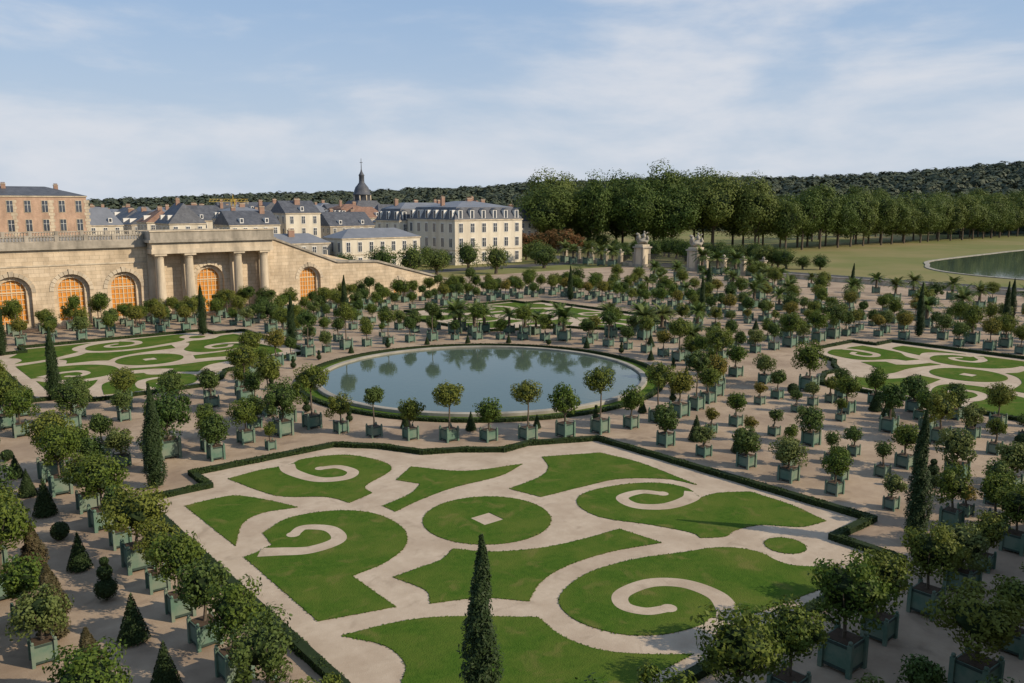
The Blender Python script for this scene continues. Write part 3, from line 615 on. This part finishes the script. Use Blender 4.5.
# ------------------------------------------------------------------ gate, fence
def gate_pier(x,y):
    e=empty('gate_pier',(x,y,0)); mb=MB()
    mb.box(-2.1,2.1,-2.1,2.1,0,.9,'trim_grey'); mb.box(-1.75,1.75,-1.75,1.75,.9,5.9,'trim'); mb.box(-2.15,2.15,-2.15,2.15,5.9,6.4,'trim_grey'); mb.box(-1.6,1.6,-1.6,1.6,6.4,7.0,'trim')
    for s in(-1,1):
        mb.box(s*1.45-.3,s*1.45+.3,-1.88,-1.752,.9,5.9,'trim_grey'); mb.box(-1.88,-1.752,s*1.45-.3,s*1.45+.3,.9,5.9,'trim_grey')
    obj('pier',mb.mesh('pier'),parent=e)
    mb=MB() # sculptural group
    mb.blob((0,.1,8.5),(1.35,.75,.7),'rim',3,.25,1); mb.blob((-.9,0,9.3),(.5,.42,.75),'rim',2,.2,2); mb.blob((-1.15,0,10.05),(.45,.25,.3),'rim',2,.2,3)
    mb.blob((.35,0,9.6),(.42,.36,.8),'rim',2,.2,4); mb.blob((.38,0,10.55),(.22,.22,.28),'rim',2,.1,5)
    mb.cyl((.4,0,10),(1.2,-.3,10.5),.16,.1,'rim',7); mb.cyl((.3,.1,9.9),(-.6,.2,9.7),.16,.1,'rim',7)
    for xx in(-.9,-.5,.8,1.1): mb.cyl((xx,.2,7.7),(xx*.85,.1,8.4),.14,.2,'rim',7)
    mb.blob((1.15,.1,9.0),(.35,.5,.65),'rim',2,.3,6)
    mb.v=[(v[0]*1.35,v[1]*1.35,7.0+(v[2]-7.7)*1.35) for v in mb.v]; obj('statue_group',mb.mesh('statue',True),rz=R(-40),parent=e)
for y in(81,102): gate_pier(141,y)
fe=empty('wrought_iron_gate'); mb=MB()
y=83.8
while y<99.4: mb.box(141-.04,141+.04,y-.04,y+.04,.1,4.2 if abs(y-91.6)>2.5 else 4.9,'iron'); y+=.3
for z in(.3,2.2,4.0): mb.box(141-.06,141+.06,83.4,99.6,z,z+.1,'iron')
obj('bars',mb.mesh('bars'),parent=fe)
mb=MB()
for (ya,yb) in((58,78.2),(104.8,140)):
    mb.box(140.7,141.3,ya,yb,0,1.1,'trim'); 
    yq=ya
    while yq<yb:
        mb.box(140.4,141.6,yq-.7,yq+.7,0,4.0,'trim'); mb.box(140.2,141.8,yq-.9,yq+.9,4.0,4.35,'trim_grey'); mb.blob((141,yq,4.8),(.45,.45,.5),'trim_grey',2,.1); yq+=6.5
    yq=ya
    while yq<yb: mb.box(140.96,141.04,yq-.04,yq+.04,1.1,3.5,'iron'); yq+=.35
    mb.box(140.95,141.05,ya,yb,3.2,3.3,'iron')
obj('boundary_fence',mb.mesh('boundary_fence'))
mb=MB(); mb.box(140.6,141.4,-90,56,0,1.0,'trim'); mb.box(140.5,141.5,-90,56,1.0,1.15,'trim_grey'); obj('boundary_wall',mb.mesh('boundary_wall'))
# ------------------------------------------------------------------ lake
lp=[(183,0),(184,10),(188,22),(195,33),(206,42),(219,48),(232,54),(250,57),(300,60),(360,62),(660,62),(690,45),(700,0),(690,-45),(660,-62),(360,-62),(232,-54),(206,-42),(188,-22)]
lk=empty('lake'); sl=smooth_loop(lp,5,200)
obj('lake_water',flat([sl],0,'water',off=(0,0,.06)),parent=lk)
cx_=430
outer=[(cx_+(x-cx_)*1.005,y*1.022) for x,y in sl]
obj('stone_edge',flat([outer,sl],.1,'rim',off=(0,0,.12)),parent=lk)
# ------------------------------------------------------------------ big trees
def bigtree(seed,h,r,leaf='leafT',nl=7500,ls=.8,trunk=.16,ncl=34):
    rr=random.Random(seed); mb=MB(); th=h*trunk
    mb.cyl((0,0,0),(0,0,th*1.6),.55,.4,'bark',9,False); mb.cyl((0,0,th*1.6),(rr.uniform(-.5,.5),rr.uniform(-.5,.5),h*.8),.4,.1,'bark',7,False)
    for i in range(9):
        a=i*2.4+rr.random(); z=th*rr.uniform(1,2.4); mb.cyl((0,0,z),(math.cos(a)*r*.7,math.sin(a)*r*.7,z+h*rr.uniform(.15,.3)),.22,.06,'bark',6,False)
    cz=th+(h-th)*.5
    crown(mb,(0,0,cz),(r,r,(h-th)*.5),ncl,nl,ls,leaf,seed=seed,lo=.4,hi=.9,cr=(.24,.46),jit=.4)
    return mb.mesh('tree_%d'%seed)
BT=[bigtree(21,28,8.6),bigtree(22,29,8.2),bigtree(23,26,9),bigtree(24,30,8.6)]
WT=[bigtree(25,30,11.5,nl=12500,ls=.85,ncl=40),bigtree(26,32,12.5,nl=13500,ls=.85,ncl=44),bigtree(27,27,11,nl=12000,ls=.85,ncl=36)]
rt=random.Random(3)
def tree(x,y,sc=1,name='plane_tree',var=BT):
    obj(name,rt.choice(var),(x,y,0),rt.uniform(0,6.3),(sc*rt.uniform(.88,1.15),sc*rt.uniform(.88,1.15),sc*rt.uniform(.85,1.1)))
for k in range(36):
    for j in range(2): tree(256+k*13+rt.uniform(-2,2),124+j*13+rt.uniform(-1,1),.88)
for k in range(6):
    for j in range(3): tree(178+k*14+rt.uniform(-3,3)+j*10,186-k*10+rt.uniform(-3,3)+j*13,1.0+.13*(k in(3,4)),'lime_tree',WT)
for k in range(16): tree(280+k*22+rt.uniform(-4,4),160+rt.uniform(0,20),.95)
AT=[bigtree(31,10,3,'leafR',2800,.45,.12),bigtree(32,10,3.4,'leafR',2800,.45,.10)]
for k in range(8): tree(155+k*2.9,185-k*2.5,.95,'autumn_tree',AT)
GT=[bigtree(33,9,4,'leafT',2800,.4,.12),bigtree(34,8,3.8,'leafT',2800,.4,.12),bigtree(35,7,4,'leafC',2800,.4,.10)]
for k in range(30):
    x=148+rt.uniform(14,30)+k*.6; y=60+k*4.0
    if 148<x<178 and 158<y<186: y-=30
    tree(x,y,rt.uniform(.6,1.0),'garden_tree',GT)
for k in range(26): tree(rt.uniform(-10,135),rt.uniform(106,140) if k%2 else rt.uniform(165,200),rt.uniform(.6,1.1),'garden_tree',GT)
for (x,y) in((158,112),(163,100),(165,88),(150,118),(168,76),(134,150),(133,140),(92,141),(88,143),(58,141)): tree(x,y,.85,'garden_tree',GT)
# ------------------------------------------------------------------ hills with forest
camx,camy=-56.5,-74.4
azs=[-60,-32,-20,-12,-5,0,3.5,10,15.5,21,27,31.7,45,75]
hts=[14,18,29,34,40,45,49,53,53,54,61,70,82,74]
def hgt(az,rr_):
    hz=np.interp(az,azs,hts)-9; t=min(1,max(0,(rr_-650)/550)); return hz*(t*t*(3-2*t))
mb=MB(); vs=[];fs=[]; na=90; nr=16
for i in range(na):
    az=-60+135*i/(na-1)
    for j in range(nr):
        r_=600+1500*j/(nr-1)
        ang=R(50.65)-R(az)
        x=camx+r_*math.cos(ang); y=camy+r_*math.sin(ang)
        vs.append((x,y,hgt(az,r_)-.5+3*noise.noise(Vector((x*.004,y*.004,0)))))
for i in range(na-1):
    for j in range(nr-1): fs.append((i*nr+j,(i+1)*nr+j,(i+1)*nr+j+1,i*nr+j+1))
mb.add(vs,fs,'hill'); obj('hills',mb.mesh('hills',True))
mb=MB(); PP=[];QQ=[]
for i in range(6500):
    az=rng.uniform(-45,60); r_=rng.uniform(620,1260) if i%3 else rng.uniform(1050,1300)
    ang=R(50.65-az); x=camx+r_*math.cos(ang); y=camy+r_*math.sin(ang); z=hgt(az,r_)
    if x>170 and abs(y)<150 and x<720: continue
    s=rng.uniform(6,11.5); v=rng.normal(0,1,(80,3)); v/=np.linalg.norm(v,axis=1)[:,None]; v[:,2]=np.abs(v[:,2])*1.0
    PP.append(np.array([x,y,z+.5])+v*np.array([s,s,s*rng.uniform(.8,1.2)])*rng.uniform(.93,1.05,(80,1))); QQ.append(v*np.array([1,1,1.3]))
mb.leaves(np.concatenate(PP),np.concatenate(QQ),3.8,'hill_leaf',.13,.9); obj('forest',mb.mesh('forest'))
# ------------------------------------------------------------------ light, sky, camera
sv=Vector((.56,-.83,0)).normalized(); el=R(30.5); sd=Vector((sv.x*math.cos(el),sv.y*math.cos(el),math.sin(el)))
ld=bpy.data.lights.new('sun','SUN'); ld.energy=5.0; ld.angle=R(.5); ld.color=(1,.86,.66)
lo=bpy.data.objects.new('sun',ld); lo.rotation_euler=sd.to_track_quat('Z','Y').to_euler(); lo.location=(0,-50,80); col.objects.link(lo)
w=bpy.data.worlds.new('World'); scene.world=w; w.use_nodes=True; nt=w.node_tree; L=nt.links
bg=nt.nodes['Background']; bg.inputs[1].default_value=.10
sk=N(nt,'ShaderNodeTexSky',sky_type='NISHITA'); sk.sun_disc=False; sk.sun_elevation=el; sk.sun_rotation=math.atan2(sv.x,sv.y); sk.altitude=100; sk.air_density=1.0; sk.dust_density=.8; sk.ozone_density=1.6
tc=N(nt,'ShaderNodeTexCoord'); mp=N(nt,'ShaderNodeMapping'); mp.inputs['Scale'].default_value=(1.3,1.3,5.0); mp.inputs['Rotation'].default_value=(0,R(6),R(20)); mp.inputs['Location'].default_value=(.9,.5,.2); L.new(tc.outputs['Generated'],mp.inputs[0])
mb0=N(nt,'ShaderNodeMix',data_type='RGBA'); mb0.inputs[0].default_value=.7; L.new(sk.outputs[0],mb0.inputs[6]); mb0.inputs[7].default_value=(3.3,5.0,7.6,1)
sx=N(nt,'ShaderNodeSeparateXYZ'); L.new(tc.outputs['Generated'],sx.inputs[0])
hr=N(nt,'ShaderNodeMapRange',interpolation_type='SMOOTHSTEP'); hr.inputs[1].default_value=-.02; hr.inputs[2].default_value=.30; hr.inputs[3].default_value=.9; hr.inputs[4].default_value=0; L.new(sx.outputs[2],hr.inputs[0])
mh=N(nt,'ShaderNodeMix',data_type='RGBA'); L.new(hr.outputs[0],mh.inputs[0]); L.new(mb0.outputs[2],mh.inputs[6]); mh.inputs[7].default_value=(5.4,6.2,7.2,1)
n1=N(nt,'ShaderNodeTexNoise'); n1.inputs['Scale'].default_value=2.0; n1.inputs['Detail'].default_value=10; n1.inputs['Roughness'].default_value=.55; n1.inputs['Distortion'].default_value=.25; L.new(mp.outputs[0],n1.inputs['Vector'])
r1=N(nt,'ShaderNodeMapRange',interpolation_type='SMOOTHSTEP'); r1.inputs[1].default_value=.45; r1.inputs[2].default_value=.70; r1.inputs[4].default_value=.85; L.new(n1.outputs['Fac'],r1.inputs[0])
mx=N(nt,'ShaderNodeMix',data_type='RGBA'); L.new(r1.outputs[0],mx.inputs[0]); L.new(mh.outputs[2],mx.inputs[6]); mx.inputs[7].default_value=(7.2,7.4,7.9,1)
L.new(mx.outputs[2],bg.inputs[0])
cd=bpy.data.cameras.new('camera'); cd.sensor_width=36; cd.lens=36*830/1024; cd.clip_end=8000; cd.clip_start=.3
co=bpy.data.objects.new('camera',cd); co.location=(-56.5,-74.4,19.5); co.rotation_euler=(R(90)-math.atan(137.5/830),0,-R(39.35)); col.objects.link(co)
scene.camera=co
scene.view_settings.view_transform='Standard'; scene.view_settings.look='None'; scene.view_settings.exposure=0
